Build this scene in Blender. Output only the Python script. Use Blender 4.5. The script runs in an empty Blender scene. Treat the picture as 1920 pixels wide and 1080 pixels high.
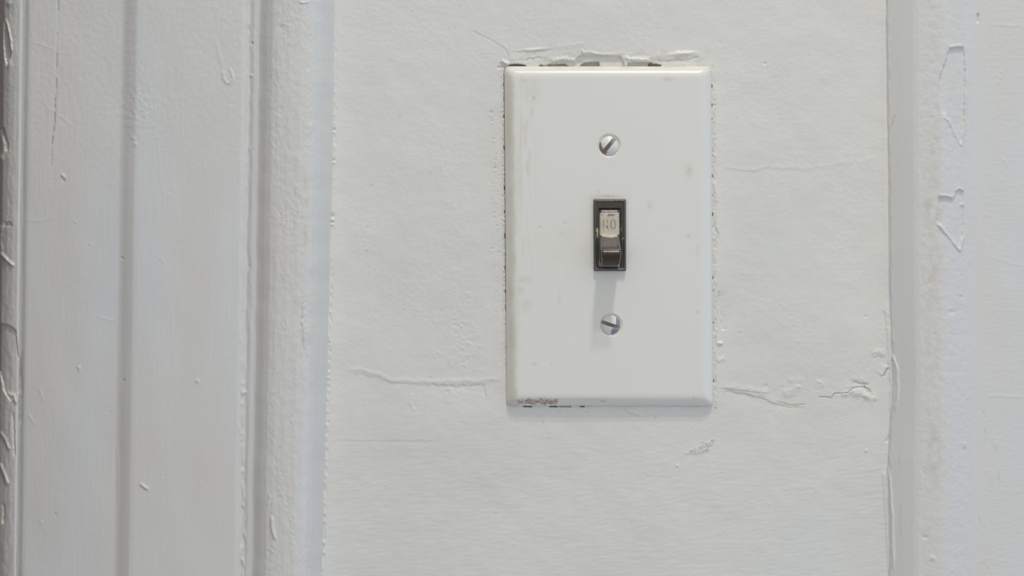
import bpy, bmesh, math
import numpy as np

# ------------------------------------------------------------------ scale
# Positions are taken in photograph pixels (1920x1080) on the wall plane and turned
# into metres; heights above the wall are in millimetres.
S = 0.1805e-3          # metres per pixel on the wall plane
D = 0.600              # camera distance from the wall
ZC = 1.20              # height of the picture centre above the floor
C = bpy.context.scene.collection
sc = bpy.context.scene

# ------------------------------------------------------------------ camera
cd = bpy.data.cameras.new('camera'); cam = bpy.data.objects.new('camera', cd); C.objects.link(cam)
cam.location = (0, -D, ZC); cam.rotation_euler = (math.radians(90), 0, 0)
cd.sensor_width = 36.0; cd.lens = 36.0 * D / (1920 * S)
cd.clip_start = 0.01; cd.clip_end = 50
cd.dof.use_dof = False
sc.camera = cam

# ------------------------------------------------------------------ world: soft light of a pale room
w = bpy.data.worlds.new('room_light'); sc.world = w; w.use_nodes = True
nt = w.node_tree; nt.nodes.clear()
def wn(t, **k):
    n = nt.nodes.new(t)
    for a, b in k.items(): setattr(n, a, b)
    return n
out = wn('ShaderNodeOutputWorld'); bg = wn('ShaderNodeBackground')
tc = wn('ShaderNodeTexCoord'); sp = wn('ShaderNodeSeparateXYZ')
nt.links.new(tc.outputs['Generated'], sp.inputs[0])
def wmath(op, a, b=None, c=None):
    n = wn('ShaderNodeMath', operation=op)
    for i, v in enumerate((a, b, c)):
        if v is None: continue
        if isinstance(v, (int, float)): n.inputs[i].default_value = v
        else: nt.links.new(v, n.inputs[i])
    return n.outputs[0]
up = wmath('MULTIPLY_ADD', sp.outputs[2], 0.5, 0.5)     # 0 down .. 1 up
rt = wmath('POWER', wmath('MULTIPLY_ADD', sp.outputs[0], 0.5, 0.5), 0.55)     # 0 left .. 1 right
def wmix(f, a, b):
    n = wn('ShaderNodeMix', data_type='RGBA')
    nt.links.new(f, n.inputs[0])
    for i, v in ((6, a), (7, b)):
        if isinstance(v, tuple): n.inputs[i].default_value = (*v, 1)
        else: nt.links.new(v, n.inputs[i])
    return n.outputs[2]
UPC = wmix(rt, (0.73, 0.725, 0.70), (0.69, 0.685, 0.62))
LOC = wmix(rt, (0.21, 0.21, 0.24), (0.36, 0.395, 0.48))
nt.links.new(wmix(up, LOC, UPC), bg.inputs[0])
nt.links.new(wmath('MULTIPLY_ADD', sp.outputs[1], -0.68, 0.62), bg.inputs[1])      # the open room in front is brighter than the walls beside
nt.links.new(bg.outputs[0], out.inputs[0])

# ------------------------------------------------------------------ lamps
def area(name, loc, target, size, power, col, sy=None):
    l = bpy.data.lights.new(name, 'AREA'); o = bpy.data.objects.new(name, l); C.objects.link(o)
    l.energy = power; l.color = col; l.size = size
    if sy: l.shape = 'RECTANGLE'; l.size_y = sy
    from mathutils import Vector
    o.location = loc
    o.rotation_euler = (Vector(target) - Vector(loc)).to_track_quat('-Z', 'Y').to_euler()
    return o
SW = (0.033, 0, 1.22)
area('ceiling_lamp', (0.155, -0.51, 2.46), SW, 0.09, 4.3, (1.0, 0.955, 0.87), 0.035)
area('ceiling_lamp', (0.155, -0.63, 2.46), SW, 0.09, 3.3, (1.0, 0.955, 0.87), 0.035)
area('window_daylight', (2.3, -0.60, 0.9), (0.0, 0, 1.15), 1.0, 4.6, (0.12, 0.42, 1.0), 1.1)

sc.view_settings.view_transform = 'Standard'; sc.view_settings.look = 'None'
sc.view_settings.gamma = 1.0; sc.view_settings.use_curve_mapping = False
sc.view_settings.exposure = 0.055

# ------------------------------------------------------------------ noise
def perlin(x, y, seed=0):
    xi = np.floor(x).astype(np.int64); yi = np.floor(y).astype(np.int64)
    xf = x - xi; yf = y - yi
    def g(ix, iy, dx, dy):
        h = (ix * 374761393 + iy * 668265263 + seed * 1442695041) & 0xffffffff
        h = ((h ^ (h >> 13)) * 1274126177) & 0xffffffff
        h = h ^ (h >> 16)
        a = (h & 0xffff) / 65536.0 * 2 * np.pi
        return np.cos(a) * dx + np.sin(a) * dy
    u = xf * xf * xf * (xf * (xf * 6 - 15) + 10); v = yf * yf * yf * (yf * (yf * 6 - 15) + 10)
    a = g(xi, yi, xf, yf); b = g(xi + 1, yi, xf - 1, yf)
    c = g(xi, yi + 1, xf, yf - 1); d = g(xi + 1, yi + 1, xf - 1, yf - 1)
    return ((a + u * (b - a)) + v * ((c + u * (d - c)) - (a + u * (b - a)))) * 1.4
def fbm(x, y, seed=0, o=3):
    r = 0; a = 1.0
    for i in range(o):
        r = r + a * perlin(x, y, seed + i * 17); x = x * 2.03; y = y * 2.03; a *= 0.5
    return r
def sst(e0, e1, x):
    t = np.clip((x - e0) / (e1 - e0), 0, 1); return t * t * (3 - 2 * t)

# ------------------------------------------------------------------ height field
class Field:
    """height (mm) over a grid of photo pixels; masks for dirt and bare material."""
    def __init__(f, xs, ys):
        f.xs = np.array(xs, float); f.ys = np.array(ys, float)
        f.X, f.Y = np.meshgrid(f.xs, f.ys)
        f.H = np.zeros_like(f.X); f.A = {}; f.gain = 1.0
    def attr(f, n):
        if n not in f.A: f.A[n] = np.zeros_like(f.X)
        return f.A[n]
    def win(f, x0, x1, y0, y1):
        i0, i1 = np.searchsorted(f.xs, (x0, x1)); j0, j1 = np.searchsorted(f.ys, (y0, y1))
        return (slice(j0, j1), slice(i0, i1))
    def _pts(f, pts, m, rag, rs):
        p = np.array(pts, float)
        s = f.win(p[:, 0].min() - m, p[:, 0].max() + m, p[:, 1].min() - m, p[:, 1].max() + m)
        X = f.X[s]; Y = f.Y[s]
        if rag:
            X = X + rag * fbm(f.X[s] / rs, f.Y[s] / rs, 91, 2); Y = Y + rag * fbm(f.X[s] / rs, f.Y[s] / rs, 57, 2)
        return p, s, X, Y
    def line(f, pts, m, rag=0, rs=8):
        p, s, X, Y = f._pts(pts, m, rag, rs)
        best = np.full(X.shape, 1e9); sd = np.zeros(X.shape); tt = np.zeros(X.shape)
        L = np.hypot(*(p[1:] - p[:-1]).T); cum = np.concatenate([[0], np.cumsum(L)])
        for k in range(len(p) - 1):
            a, b = p[k], p[k + 1]; d = b - a
            t = np.clip(((X - a[0]) * d[0] + (Y - a[1]) * d[1]) / (d @ d), 0, 1)
            qx = X - a[0] - t * d[0]; qy = Y - a[1] - t * d[1]; r = np.hypot(qx, qy)
            mk = r < best
            best = np.where(mk, r, best); sd = np.where(mk, np.sign(d[0] * qy - d[1] * qx), sd)
            tt = np.where(mk, (cum[k] + t * L[k]) / cum[-1], tt)
        return s, best, sd, tt
    def ridge(f, pts, wd, a, rag=0, rs=8, taper=0.12, attr=None, amt=0):
        s, d, _, t = f.line(pts, wd * 3 + rag + 2, rag, rs)
        e = np.exp(-(d / wd) ** 2) * (sst(0, taper, t) * sst(0, taper, 1 - t) if taper else 1)
        f.H[s] += f.gain * a * e
        if attr:
            A = f.attr(attr); A[s] = np.maximum(A[s], e * amt)
    def step(f, pts, wd, a, dec=25, rag=0, rs=8, taper=0.15):
        """a lip: the side to the right of the line's direction (down-screen for a left-to-right line) changes by a, then fades."""
        s, d, sg, t = f.line(pts, dec * 2.5 + rag + 2, rag, rs)
        e = sst(0, wd, d * sg) * np.exp(-np.maximum(d * sg, 0) / dec) * sst(0, taper, t) * sst(0, taper, 1 - t)
        f.H[s] += f.gain * a * e
    def sdf(f, pts, m=4, rag=0, rs=8):
        s, d, _, _ = f.line(list(pts) + [pts[0]], m + rag + 1, rag, rs)
        p, s, X, Y = f._pts(list(pts) + [pts[0]], m + rag + 1, rag, rs)
        ins = np.zeros(X.shape, bool)
        for k in range(len(p) - 1):
            (x0, y0), (x1, y1) = p[k], p[k + 1]
            if y0 == y1: continue
            c = ((y0 > Y) != (y1 > Y)) & (X < (x1 - x0) * (Y - y0) / (y1 - y0) + x0)
            ins ^= c
        return s, np.where(ins, -d, d)
    def poly(f, pts, a, wd=2.0, rag=0, rs=8, attr=None, amt=0):
        s, d = f.sdf(pts, wd + 2, rag, rs)
        e = sst(wd / 2, -wd / 2, d) if wd else (d < 0)
        f.H[s] += a * e
        if attr:
            A = f.attr(attr); A[s] = np.maximum(A[s], e * amt)
        return s, e
    def bump(f, x, y, r, a, ry=None, attr=None, amt=0):
        ry = ry or r
        s = f.win(x - 3 * r, x + 3 * r, y - 3 * ry, y + 3 * ry)
        e = np.exp(-((f.X[s] - x) / r) ** 2 - ((f.Y[s] - y) / ry) ** 2)
        f.H[s] += a * e
        if attr:
            A = f.attr(attr); A[s] = np.maximum(A[s], e * amt)

def zz(ox, oy, k, pts): return [(ox + x / k, oy + y / k) for x, y in pts]

def mesh_from_grid(name, PX, PY, H, mat, attrs=None, keep=None, parent=None, href=None, hx=None, skirt=None, flat=False):
    """PX,PY photo pixels, H mm. href: depth whose parallax is taken out (so an outline lands where the photo has it)."""
    ny, nx = PX.shape
    hX = hx if hx is not None else (0.0 if href is None else href)
    hY = 0.0 if href is None else href
    x = (PX - 960) * S * (1 - hX * 1e-3 / D)
    z = ZC + (540 - PY) * S * (1 - hY * 1e-3 / D)
    y = -H * 1e-3
    co = np.stack([x, y, z], -1).reshape(-1, 3)
    idx = np.arange(ny * nx).reshape(ny, nx)
    q = np.stack([idx[:-1, :-1], idx[1:, :-1], idx[1:, 1:], idx[:-1, 1:]], -1).reshape(-1, 4)
    if keep is not None:
        kq = (keep[:-1, :-1] | keep[1:, :-1] | keep[1:, 1:] | keep[:-1, 1:]).reshape(-1)
        q = q[kq]
    av = {k: v.reshape(-1) for k, v in (attrs or {}).items()}
    used = np.zeros(len(co), bool); used[q.ravel()] = True
    remap = np.cumsum(used) - 1
    co = co[used]; q = remap[q]; av = {k: v[used] for k, v in av.items()}
    if skirt is not None:
        e = np.concatenate([q[:, [0, 1]], q[:, [1, 2]], q[:, [2, 3]], q[:, [3, 0]]])
        n = len(co); key = e[:, 0].astype(np.int64) * n + e[:, 1]; rk = e[:, 1].astype(np.int64) * n + e[:, 0]
        b = e[~np.isin(key, rk)]
        bv = np.unique(b); m2 = np.full(n, -1); m2[bv] = n + np.arange(len(bv))
        nc = co[bv].copy(); nc[:, 1] = -skirt * 1e-3
        co = np.concatenate([co, nc]); av = {k: np.concatenate([v, v[bv]]) for k, v in av.items()}
        q = np.concatenate([q, np.stack([b[:, 1], b[:, 0], m2[b[:, 0]], m2[b[:, 1]]], -1)])
    me = bpy.data.meshes.new(name)
    me.vertices.add(len(co)); me.vertices.foreach_set('co', co.astype(np.float32).ravel())
    me.loops.add(q.size); me.loops.foreach_set('vertex_index', q.astype(np.int32).ravel())
    me.polygons.add(len(q)); me.polygons.foreach_set('loop_start', np.arange(0, q.size, 4, dtype=np.int32))
    me.update(calc_edges=True)
    me.polygons.foreach_set('use_smooth', np.full(len(q), not flat)); 
    for k, v in av.items():
        a = me.attributes.new(k, 'FLOAT', 'POINT'); a.data.foreach_set('value', np.clip(v, 0, 1).astype(np.float32))
    me.materials.append(mat); me.validate()
    o = bpy.data.objects.new(name, me); C.objects.link(o)
    if parent: o.parent = parent; o.matrix_parent_inverse = parent.matrix_world.inverted()
    return o

# ------------------------------------------------------------------ materials
def material(name, base, rough, layers=(), bumps=(), metal=0.0, mottle=None, coat=0.0, spec=0.5):
    """layers: (attribute, colour, roughness, metallic). bumps: (scale xyz, detail, strength, distance)."""
    m = bpy.data.materials.new(name); m.use_nodes = True; t = m.node_tree; t.nodes.clear()
    o = t.nodes.new('ShaderNodeOutputMaterial'); p = t.nodes.new('ShaderNodeBsdfPrincipled')
    t.links.new(p.outputs[0], o.inputs[0])
    tcn = t.nodes.new('ShaderNodeTexCoord')
    def mix(f, a, b, col=True):
        n = t.nodes.new('ShaderNodeMix'); n.data_type = 'RGBA' if col else 'FLOAT'
        ia, ib, io = (6, 7, 2) if col else (2, 3, 0)
        t.links.new(f, n.inputs[0])
        for i, v in ((ia, a), (ib, b)):
            if hasattr(v, 'links'): t.links.new(v, n.inputs[i])
            else: n.inputs[i].default_value = (*v, 1) if col else v
        return n.outputs[io]
    def noise(scale, detail, rough=0.5):
        mp = t.nodes.new('ShaderNodeMapping'); mp.inputs['Scale'].default_value = scale
        t.links.new(tcn.outputs['Object'], mp.inputs[0])
        n = t.nodes.new('ShaderNodeTexNoise'); n.inputs['Scale'].default_value = 1.0
        n.inputs['Detail'].default_value = detail; n.inputs['Roughness'].default_value = rough
        t.links.new(mp.outputs[0], n.inputs[0]); return n.outputs[0]
    def ramp(v, a, b):
        n = t.nodes.new('ShaderNodeMapRange'); n.inputs[1].default_value = a; n.inputs[2].default_value = b
        t.links.new(v, n.inputs[0]); return n.outputs[0]
    col = base; ro = rough; me = metal
    for sc_, c2, a, b, amt in (mottle or ()):
        r = ramp(noise(sc_, 4), a, b)
        k = t.nodes.new('ShaderNodeMath'); k.operation = 'MULTIPLY'; k.inputs[1].default_value = amt
        t.links.new(r, k.inputs[0]); col = mix(k.outputs[0], col, c2)
    for an, c2, r2, m2 in layers:
        at = t.nodes.new('ShaderNodeAttribute'); at.attribute_name = an; f = at.outputs['Fac']
        col = mix(f, col, c2); ro = mix(f, ro, r2, False); me = mix(f, me, m2, False)
    for v, i in ((col, 'Base Color'), (ro, 'Roughness'), (me, 'Metallic')):
        if hasattr(v, 'links'): t.links.new(v, p.inputs[i])
        else: p.inputs[i].default_value = (*v, 1) if i == 'Base Color' else v
    p.inputs['Specular IOR Level'].default_value = spec
    if coat: p.inputs['Coat Weight'].default_value = coat; p.inputs['Coat Roughness'].default_value = 0.08
    prev = None
    for sc_, det, st, dist in bumps:
        b = t.nodes.new('ShaderNodeBump'); b.inputs['Strength'].default_value = st; b.inputs['Distance'].default_value = dist
        t.links.new(noise(sc_, det), b.inputs['Height'])
        if prev: t.links.new(prev, b.inputs['Normal'])
        prev = b.outputs[0]
    if prev: t.links.new(prev, p.inputs['Normal'])
    return m

GREY = (0.40, 0.39, 0.37); TAN = (0.50, 0.44, 0.34)
DIRT_SHADE = [('dirt_shade', (0.30, 0.28, 0.25), 0.7, 0), ('tan', (0.58, 0.51, 0.40), 0.6, 0), ('dark', (0.045, 0.045, 0.05), 0.8, 0)]  # grime and stains, plus the shade painted into the bead groove
FINE = [((2600, 2600, 2600), 2, 0.5, 0.00002)]
WHITE = (0.750, 0.746, 0.712)
M_wall = material('painted_plaster', WHITE, 0.42, DIRT_SHADE, FINE,
                  mottle=[((22, 22, 16), (0.70, 0.68, 0.63), 0.48, 0.75, 0.6), ((17, 17, 13), (0.70, 0.72, 0.74), 0.5, 0.75, 0.5), ((900, 900, 900), (0.66, 0.65, 0.62), 0.62, 0.8, 0.35)])
M_trim = material('painted_wood', (0.705, 0.705, 0.688), 0.36, DIRT_SHADE, FINE + [((1500, 1500, 45), 2, 0.35, 0.00004)],
                  mottle=[((38, 38, 9), (0.70, 0.68, 0.64), 0.48, 0.72, 0.6), ((31, 31, 7), (0.70, 0.73, 0.77), 0.5, 0.72, 0.6), ((900, 900, 900), (0.66, 0.65, 0.62), 0.62, 0.8, 0.3)])
M_plate = material('enamelled_metal', (0.790, 0.786, 0.742), 0.19,
                   [('tan', (0.585, 0.56, 0.44), 0.5, 0), ('rust', (0.34, 0.17, 0.12), 0.7, 0), ('dirt_shade', (0.36, 0.34, 0.30), 0.6, 0)],
                   [((700, 700, 700), 2, 0.12, 0.00003)])
M_screw = material('painted_screw_metal', (0.765, 0.765, 0.73), 0.32,
                   [('metal', (0.29, 0.31, 0.38), 0.35, 0.6), ('slot', (0.235, 0.205, 0.21), 0.6, 0.1), ('rust', (0.33, 0.19, 0.12), 0.7, 0), ('tan', (0.6, 0.5, 0.4), 0.5, 0)], [])
M_bezel = material('brown_plastic', (0.050, 0.043, 0.034), 0.33,
                   [('wear_highlight', (0.24, 0.23, 0.26), 0.65, 0), ('cream', (0.60, 0.55, 0.44), 0.5, 0)], [((2500, 2500, 2500), 2, 0.25, 0.00002)])
M_lever = material('brown_lever_plastic', (0.048, 0.036, 0.025), 0.19,
                   [('wear_highlight', (0.21, 0.185, 0.20), 0.45, 0), ('cream', (0.56, 0.505, 0.41), 0.5, 0), ('ink', (0.11, 0.10, 0.12), 0.5, 0)], [((1800, 1800, 1800), 2, 0.12, 0.00002)])

def rng(*segs):
    o = []
    for a, b, s in segs: o += list(np.arange(a, b, s))
    return o + [segs[-1][1]]

def shift_left(y): return -15.0 * y / 1080
YS = rng((-1700, -240, 14), (-240, -12, 4), (-12, 92, 1.35), (92, 132, 0.8), (132, 700, 1.35), (700, 790, 1.1), (790, 1092, 1.35), (1092, 1320, 4), (1320, 2780, 14))
YT = rng((-1700, -240, 14), (-240, -12, 4), (-12, 1092, 1.6), (1092, 1320, 4), (1320, 2780, 14))

# ------------------------------------------------------------------ plaster wall between the mouldings
XW = rng((540, 600, 4), (600, 900, 1.35), (900, 962, 0.8), (962, 1330, 1.2), (1330, 1360, 0.8), (1360, 1690, 1.35), (1690, 1740, 6))
f = Field(XW, YS); X, Y = f.X, f.Y
f.gain = 1.45
f.H += 0.30 * fbm(X / 190, Y / 170, 1, 2) + 0.085 * fbm(X / 42, Y / 42, 2, 2)
low = sst(740, 900, Y + 40 * perlin(X / 150, Y / 100, 5))
peel = fbm(X / 8.5, Y / 7.5, 3, 3)
pmod = 0.55 + 0.45 * sst(-0.3, 0.5, perlin(X / 110, Y / 120, 8))
f.H += (1 - low) * 0.040 * pmod * peel + 0.010 * fbm(X / 3.4, Y / 3.4, 4, 2)
ang = X * 0.28 + Y * 1.0
f.H += (0.3 + 0.7 * low) * (0.034 * fbm(X / 34, Y / 6.5, 6, 3) + 0.024 * low * fbm((X - 0.5 * Y) / 60, (Y + 0.28 * X) / 4.5, 7, 2))
# raised pimples scattered in the paint
R = np.random.RandomState(4)
for _ in range(150):
    f.bump(R.uniform(630, 1660), R.uniform(-10, 1090), R.uniform(1.1, 2.2), R.uniform(0.04, 0.12) * R.choice([1, 1, -1]))
for _ in range(70):
    f.bump(R.normal(866, 16), R.normal(620, 42), R.uniform(1.3, 3.2), R.uniform(0.05, 0.16) * R.choice([1, -1]))
for (x, y, r) in ((921, 213, 4), (922, 228, 2.2), (926, 262, 2.5), (929, 302, 2.5), (928, 317, 3), (923, 345, 2), (922, 375, 2), (926, 400, 2),
                  (932, 425, 2.4), (921, 468, 2.6), (935, 475, 2.4), (928, 500, 1.8), (930, 290, 2), (936, 330, 1.8), (925, 440, 1.8), (930, 587, 2.2),
                  (933, 360, 1.6), (928, 385, 1.6), (927, 410, 1.7), (931, 523, 1.7), (929, 548, 1.6)):
    f.bump(x, y + r * .6, r, 0.17); f.bump(x, y - r * .5, r * 0.8, -0.26, attr='dirt_shade', amt=0.35)
for (x, y, r, a) in ((1270, 873, 2.4, .3), (1442, 944, 2, .25), (1624, 845, 2.6, .3), (1647, 673, 2.0, .25), (1622, 594, 2.2, -.25), (1388, 620, 2.2, .2), (1434, 119, 2.2, -.3), (1498, 640, 2, .15),
                     (1436, 724, 3.4, -.3), (1338, 198, 1.7, -.4)):
    f.bump(x, y, r, a)
# paint seams
f.ridge([(634, 690), (680, 693), (738, 712), (822, 716), (900, 713), (952, 707)], 4.2, 0.10, 3, 18)
f.step([(640, 694), (700, 702), (738, 715), (822, 720), (905, 718), (952, 712)], 5, -0.09, 30, 3, 18)
f.step([(800, 718), (850, 722), (905, 718), (915, 745), (925, 760)], 3, -0.12, 14, 4, 10)
for k in range(60):
    f.bump(R.uniform(815, 905), 722 + abs(R.normal(0, 8)), R.uniform(2, 4), R.uniform(-.09, .05))
f.ridge([(625, 828), (730, 828), (830, 829)], 2, -0.05, 2, 12, attr='dirt_shade', amt=0.10)
f.ridge([(770, 738), (768, 755), (778, 772)], 2, 0.08, 1); f.bump(771, 740, 2.5, 0.14); f.bump(748, 728, 2, 0.1)
# seam to the right of the plate
K = lambda p: zz(1300, 560, 3.6, p)
f.ridge(K([(150, 605), (350, 625), (520, 645)]), 0.9, -0.12, 1.0, 5, attr='dirt_shade', amt=0.30)
f.step(K([(170, 608), (350, 634), (480, 672), (560, 700), (650, 722), (770, 716)]), 4, -0.22, 22, 2, 16)
f.ridge(K([(200, 590), (360, 612), (520, 640)]), 7, 0.16, 3, 16)
f.ridge(K([(560, 690), (650, 720), (770, 714)]), 0.9, -0.14, 1.0, 5, attr='dirt_shade', amt=0.35)
f.ridge(K([(605, 650), (660, 630), (720, 585)]), 7, 0.20, 3, 14); f.ridge(K([(640, 560), (700, 545), (760, 560)]), 7, 0.10, 3, 14)
f.ridge(K([(830, 666), (900, 664), (925, 672), (960, 640), (1000, 640), (1040, 636), (1075, 605), (1100, 600), (1150, 592), (1180, 612), (1215, 640)]), 1.0, -0.28, 1.0, 4, taper=0.08, attr='dirt_shade', amt=0.42)
f.step(K([(830, 540), (880, 560), (890, 600)]), 3, 0.2, 8, 2, 8)
f.ridge(K([(985, 640), (1090, 630), (1160, 650), (1240, 690)]), 7, 0.28, 4, 12)
f.ridge(K([(1080, 560), (1130, 575), (1190, 580)]), 2.2, -0.30, 2, 8, attr='dirt_shade', amt=0.12)
f.ridge(K([(1150, 570), (1160, 610), (1200, 640)]), 1.8, -0.28, 2, 8, attr='dirt_shade', amt=0.2)
for (x, y, r, a) in ((1040, 590, 6, .2), (1110, 640, 6, .30), (1165, 650, 6, .30), (1060, 650, 4, -.22), (1120, 610, 4, .2), (1080, 540, 6, .12), (1200, 655, 4, -.2), (1140, 545, 5, .15), (1130, 690, 7, .12)):
    (q,), = (K([(x, y)]),); f.bump(q[0], q[1], r, a)
s = f.win(1580, 1650, 700, 765); g = np.exp(-((X[s] - 1612) / 26) ** 2 - ((Y[s] - 732) / 17) ** 2)
f.H[s] += 0.12 * g * fbm(X[s] / 7, Y[s] / 5, 44, 3)
s = f.win(1380, 1600, 690, 770); g = np.exp(-((X[s] - 1480) / 70) ** 2 - ((Y[s] - 728) / 22) ** 2)
f.H[s] += 0.09 * g * fbm(X[s] / 16, Y[s] / 9, 45, 3)
f.ridge(K([(1190, 375), (1250, 358), (1310, 368)]), 6.5, 0.24, 4, 10, taper=.4); f.step(K([(1180, 395), (1250, 385), (1330, 392)]), 5, -0.09, 14, 2, 10, taper=.4)
# hairline creases in the upper paint
f.ridge([(1345, 308), (1400, 318), (1440, 312), (1520, 314), (1620, 300), (1660, 292)], 3.5, 0.04, 3, 14); f.step([(1345, 311), (1400, 321), (1440, 315), (1520, 317)], 3, -0.06, 12, 2, 12)
f.bump(1412, 320, 4, 0.14, 3); f.bump(1400, 322, 2, -0.12)
f.ridge([(880, 55), (920, 75), (945, 90), (952, 100), (957, 120)], 0.9, -0.10, 1, 5, attr='dirt_shade', amt=0.30)
# flaked, crazed patch under the plate
Q = lambda p: zz(900, 680, 3.84, p)
s, e = f.poly(Q([(1465, 660), (1560, 612), (1600, 575), (1650, 560), (1705, 532), (1668, 600), (1640, 642), (1560, 652)]), 0.05, 5, 3, 6)
v = np.abs(fbm(X[s] / 4.2, Y[s] / 4.2, 71, 2)); cr = sst(0.16, 0.02, v) * e
f.H[s] += 0.20 * e - 0.30 * cr; A = f.attr('dirt_shade'); A[s] = np.maximum(A[s], 0.6 * cr)
# fine hairs / specks of dirt on the surface
for _ in range(55):
    x, y = R.uniform(640, 1650), R.uniform(0, 1075); t = R.uniform(0, 6.28); l = R.uniform(2, 7)
    f.ridge([(x, y), (x + l * math.cos(t), y + l * math.sin(t))], 0.9, 0.02, taper=0, attr='dirt_shade', amt=R.uniform(.15, .4))
for (x, y, r, a) in ((750, 217, 5, .30), (912, 165, 9, .10), (905, 170, 14, .07), (1500, 700, 9, .04), (1394, 590, 7, .16), (1430, 612, 6, .10), (985, 95, 9, .12), (1240, 100, 10, .14)):
    f.bump(x, y, r, 0, attr='tan', amt=a)

# torn paint round the plate -------------------------------------------------
PL, PR, PT, PB = 946.5, 1336.5, 123, 762          # plate outline
def plate_edge(y): return 945.2 + (y - 123) * 5.0 / 639, 1334.8 + (y - 123) * 3.4 / 639
T = lambda p: zz(900, 80, 3.84, p)
# raised collar of old paint around the plate
el, er = plate_edge(Y)
dx = np.maximum(el - X, X - er); dy = np.maximum(PT - Y, Y - PB); dd = np.where((dx > 0) & (dy > 0), np.hypot(dx, dy), np.maximum(dx, dy))
near = (np.abs(dd) < 60)
f.H += np.where(near, 0.10 * np.exp(-(np.maximum(dd, 0) / 9) ** 2) * (0.6 + 0.7 * fbm(X / 6, Y / 6, 33, 2)), 0)
# left gap
gl = (X > el - 14) & (X < el + 4)
gedge = el + 0.3 - 1.0 * fbm(X * 0, Y / 5.0, 34, 2) - 1.6 * sst(.15, .5, perlin(X * 0, Y / 15, 35)) + 1.0 * sst(500, 620, Y)
gd = sst(gedge - 1.2, gedge + 0.6, X) * sst(766, 755, Y) * sst(118, 150, Y) * (1 - 0.85 * sst(560, 700, Y)) * (0.55 + 0.45 * sst(-.25, .05, perlin(X * 0, Y / 11, 36)))
f.H += np.where(gl, -2.6 * gd, 0)
lip = np.exp(-((X - gedge + 3.2) / 2.0) ** 2) * sst(118, 150, Y) * (1 - sst(600, 740, Y))
f.H += np.where((X > el - 20) & (X < el + 4), 0.30 * lip * (0.5 + fbm(X / 3, Y / 5, 37, 2)), 0)
# right edge: crusty filled seam, a few pits
gr = (X > er - 4) & (X < er + 16) & (Y > 118) & (Y < 764)
f.H += np.where(gr, 0.22 * np.exp(-((X - er - 3) / 4.2) ** 2) * (0.4 + fbm(X / 4, Y / 8, 38, 2)) * sst(118, 200, Y), 0)
gq = sst(er + 1.4, er + 0.2, X) * sst(.25, .5, perlin(X * 0, Y / 12, 39))
f.H += np.where(gr, -1.4 * gq, 0)
A = f.attr('tan'); A += np.where(gr, 0.42 * np.exp(-((X - er - 4) / 4) ** 2) * sst(-.35, .35, fbm(X / 5, Y / 14, 40, 2)) * sst(130, 170, Y), 0)
f.step(K([(240, 212), (192, 218), (182, 170), (186, 120), (165, 40), (158, -60)]), 2.5, -0.5, 8, 1.2, 6)
f.ridge(K([(160, 300), (200, 302)]), 2.5, 0.4); f.ridge(K([(160, 420), (215, 400)]), 4, 0.2)
f.ridge([(1337, 420), (1346, 440), (1341, 470)], 2, -0.35, 1); f.ridge([(1340, 340), (1344, 380)], 2, 0.2, 1)
# top tear
f.poly(T([(430, 175), (470, 165), (500, 152), (600, 127), (640, 132), (682, 136), (702, 108), (762, 80), (800, 79), (850, 92), (905, 97), (1000, 94), (1022, 110), (1030, 130), (1045, 175)]), -0.95, 1.8, 1.0, 5)
f.ridge(T([(500, 145), (600, 118), (645, 122), (685, 126), (700, 98), (760, 70), (800, 70), (850, 82), (905, 86), (1000, 84), (1030, 100)]), 2.4, 0.15, 1.2, 6)
f.poly(T([(722, 172), (726, 156), (750, 142), (790, 136), (858, 134), (862, 172)]), -1.7, 1.6, 0.6, 4, attr='dirt_shade', amt=0.55)
f.poly(T([(488, 172), (492, 158), (560, 153), (610, 150), (640, 172)]), -1.5, 1.6, 1.0, 4, attr='dirt_shade', amt=0.35)
f.poly(T([(200, 172), (210, 158), (250, 151), (300, 155), (325, 160), (330, 172)]), -1.9, 1.6, 0.8, 4, attr='dark', amt=0.6)
f.poly(T([(425, 172), (432, 160), (452, 160), (455, 172)]), -1.6, 1.6, 0.5, 4, attr='dark', amt=0.5)
f.poly(T([(1058, 172), (1064, 150), (1100, 138), (1215, 142), (1228, 172)]), -1.3, 2.0, 1.0, 5, attr='dirt_shade', amt=0.28)
f.poly(T([(1218, 172), (1220, 140), (1245, 150), (1300, 158), (1302, 172)]), -1.9, 1.6, 0.8, 4, attr='dark', amt=0.5)
f.ridge(T([(1030, 100), (1070, 118), (1150, 122), (1230, 128)]), 3.4, 0.34, 2, 8)
f.ridge(T([(1305, 90), (1400, 84), (1500, 76), (1600, 70)]), 4.0, 0.50, 1.6, 10, taper=0.5)
f.step(T([(1240, 110), (1310, 122), (1420, 116), (1520, 104), (1605, 84)]), 4, -0.34, 10, 1.4, 12, taper=0.2)
f.bump(1235, 105, 7, 0.45); f.bump(1225, 112, 6, 0.25, attr='tan', amt=0.2)
f.ridge(T([(235, 58), (300, 56), (380, 52), (540, 36)]), 2.6, 0.20, 1.8, 7, taper=0.45); f.step(T([(235, 62), (300, 60), (380, 56), (560, 38)]), 3, -0.12, 10, 1, 8)
f.ridge(T([(325, 140), (350, 112), (380, 118), (410, 104), (450, 112)]), 1.0, -0.22, 1, 4, attr='tan', amt=0.5)
f.ridge(T([(500, 130), (560, 118), (640, 108)]), 3.5, 0.18, 1, 6)
f.ridge(T([(150, 130), (190, 150), (210, 160)]), 3, 0.55, 0.8, 5); f.ridge(T([(120, 180), (180, 172)]), 2, -0.3, 0.8, 5)
f.ridge(T([(540, 36), (640, 20), (760, 5)]), 4, 0.10, 2, 10)
f.ridge(T([(740, 50), (735, 75)]), 2, 0.3)
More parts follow.
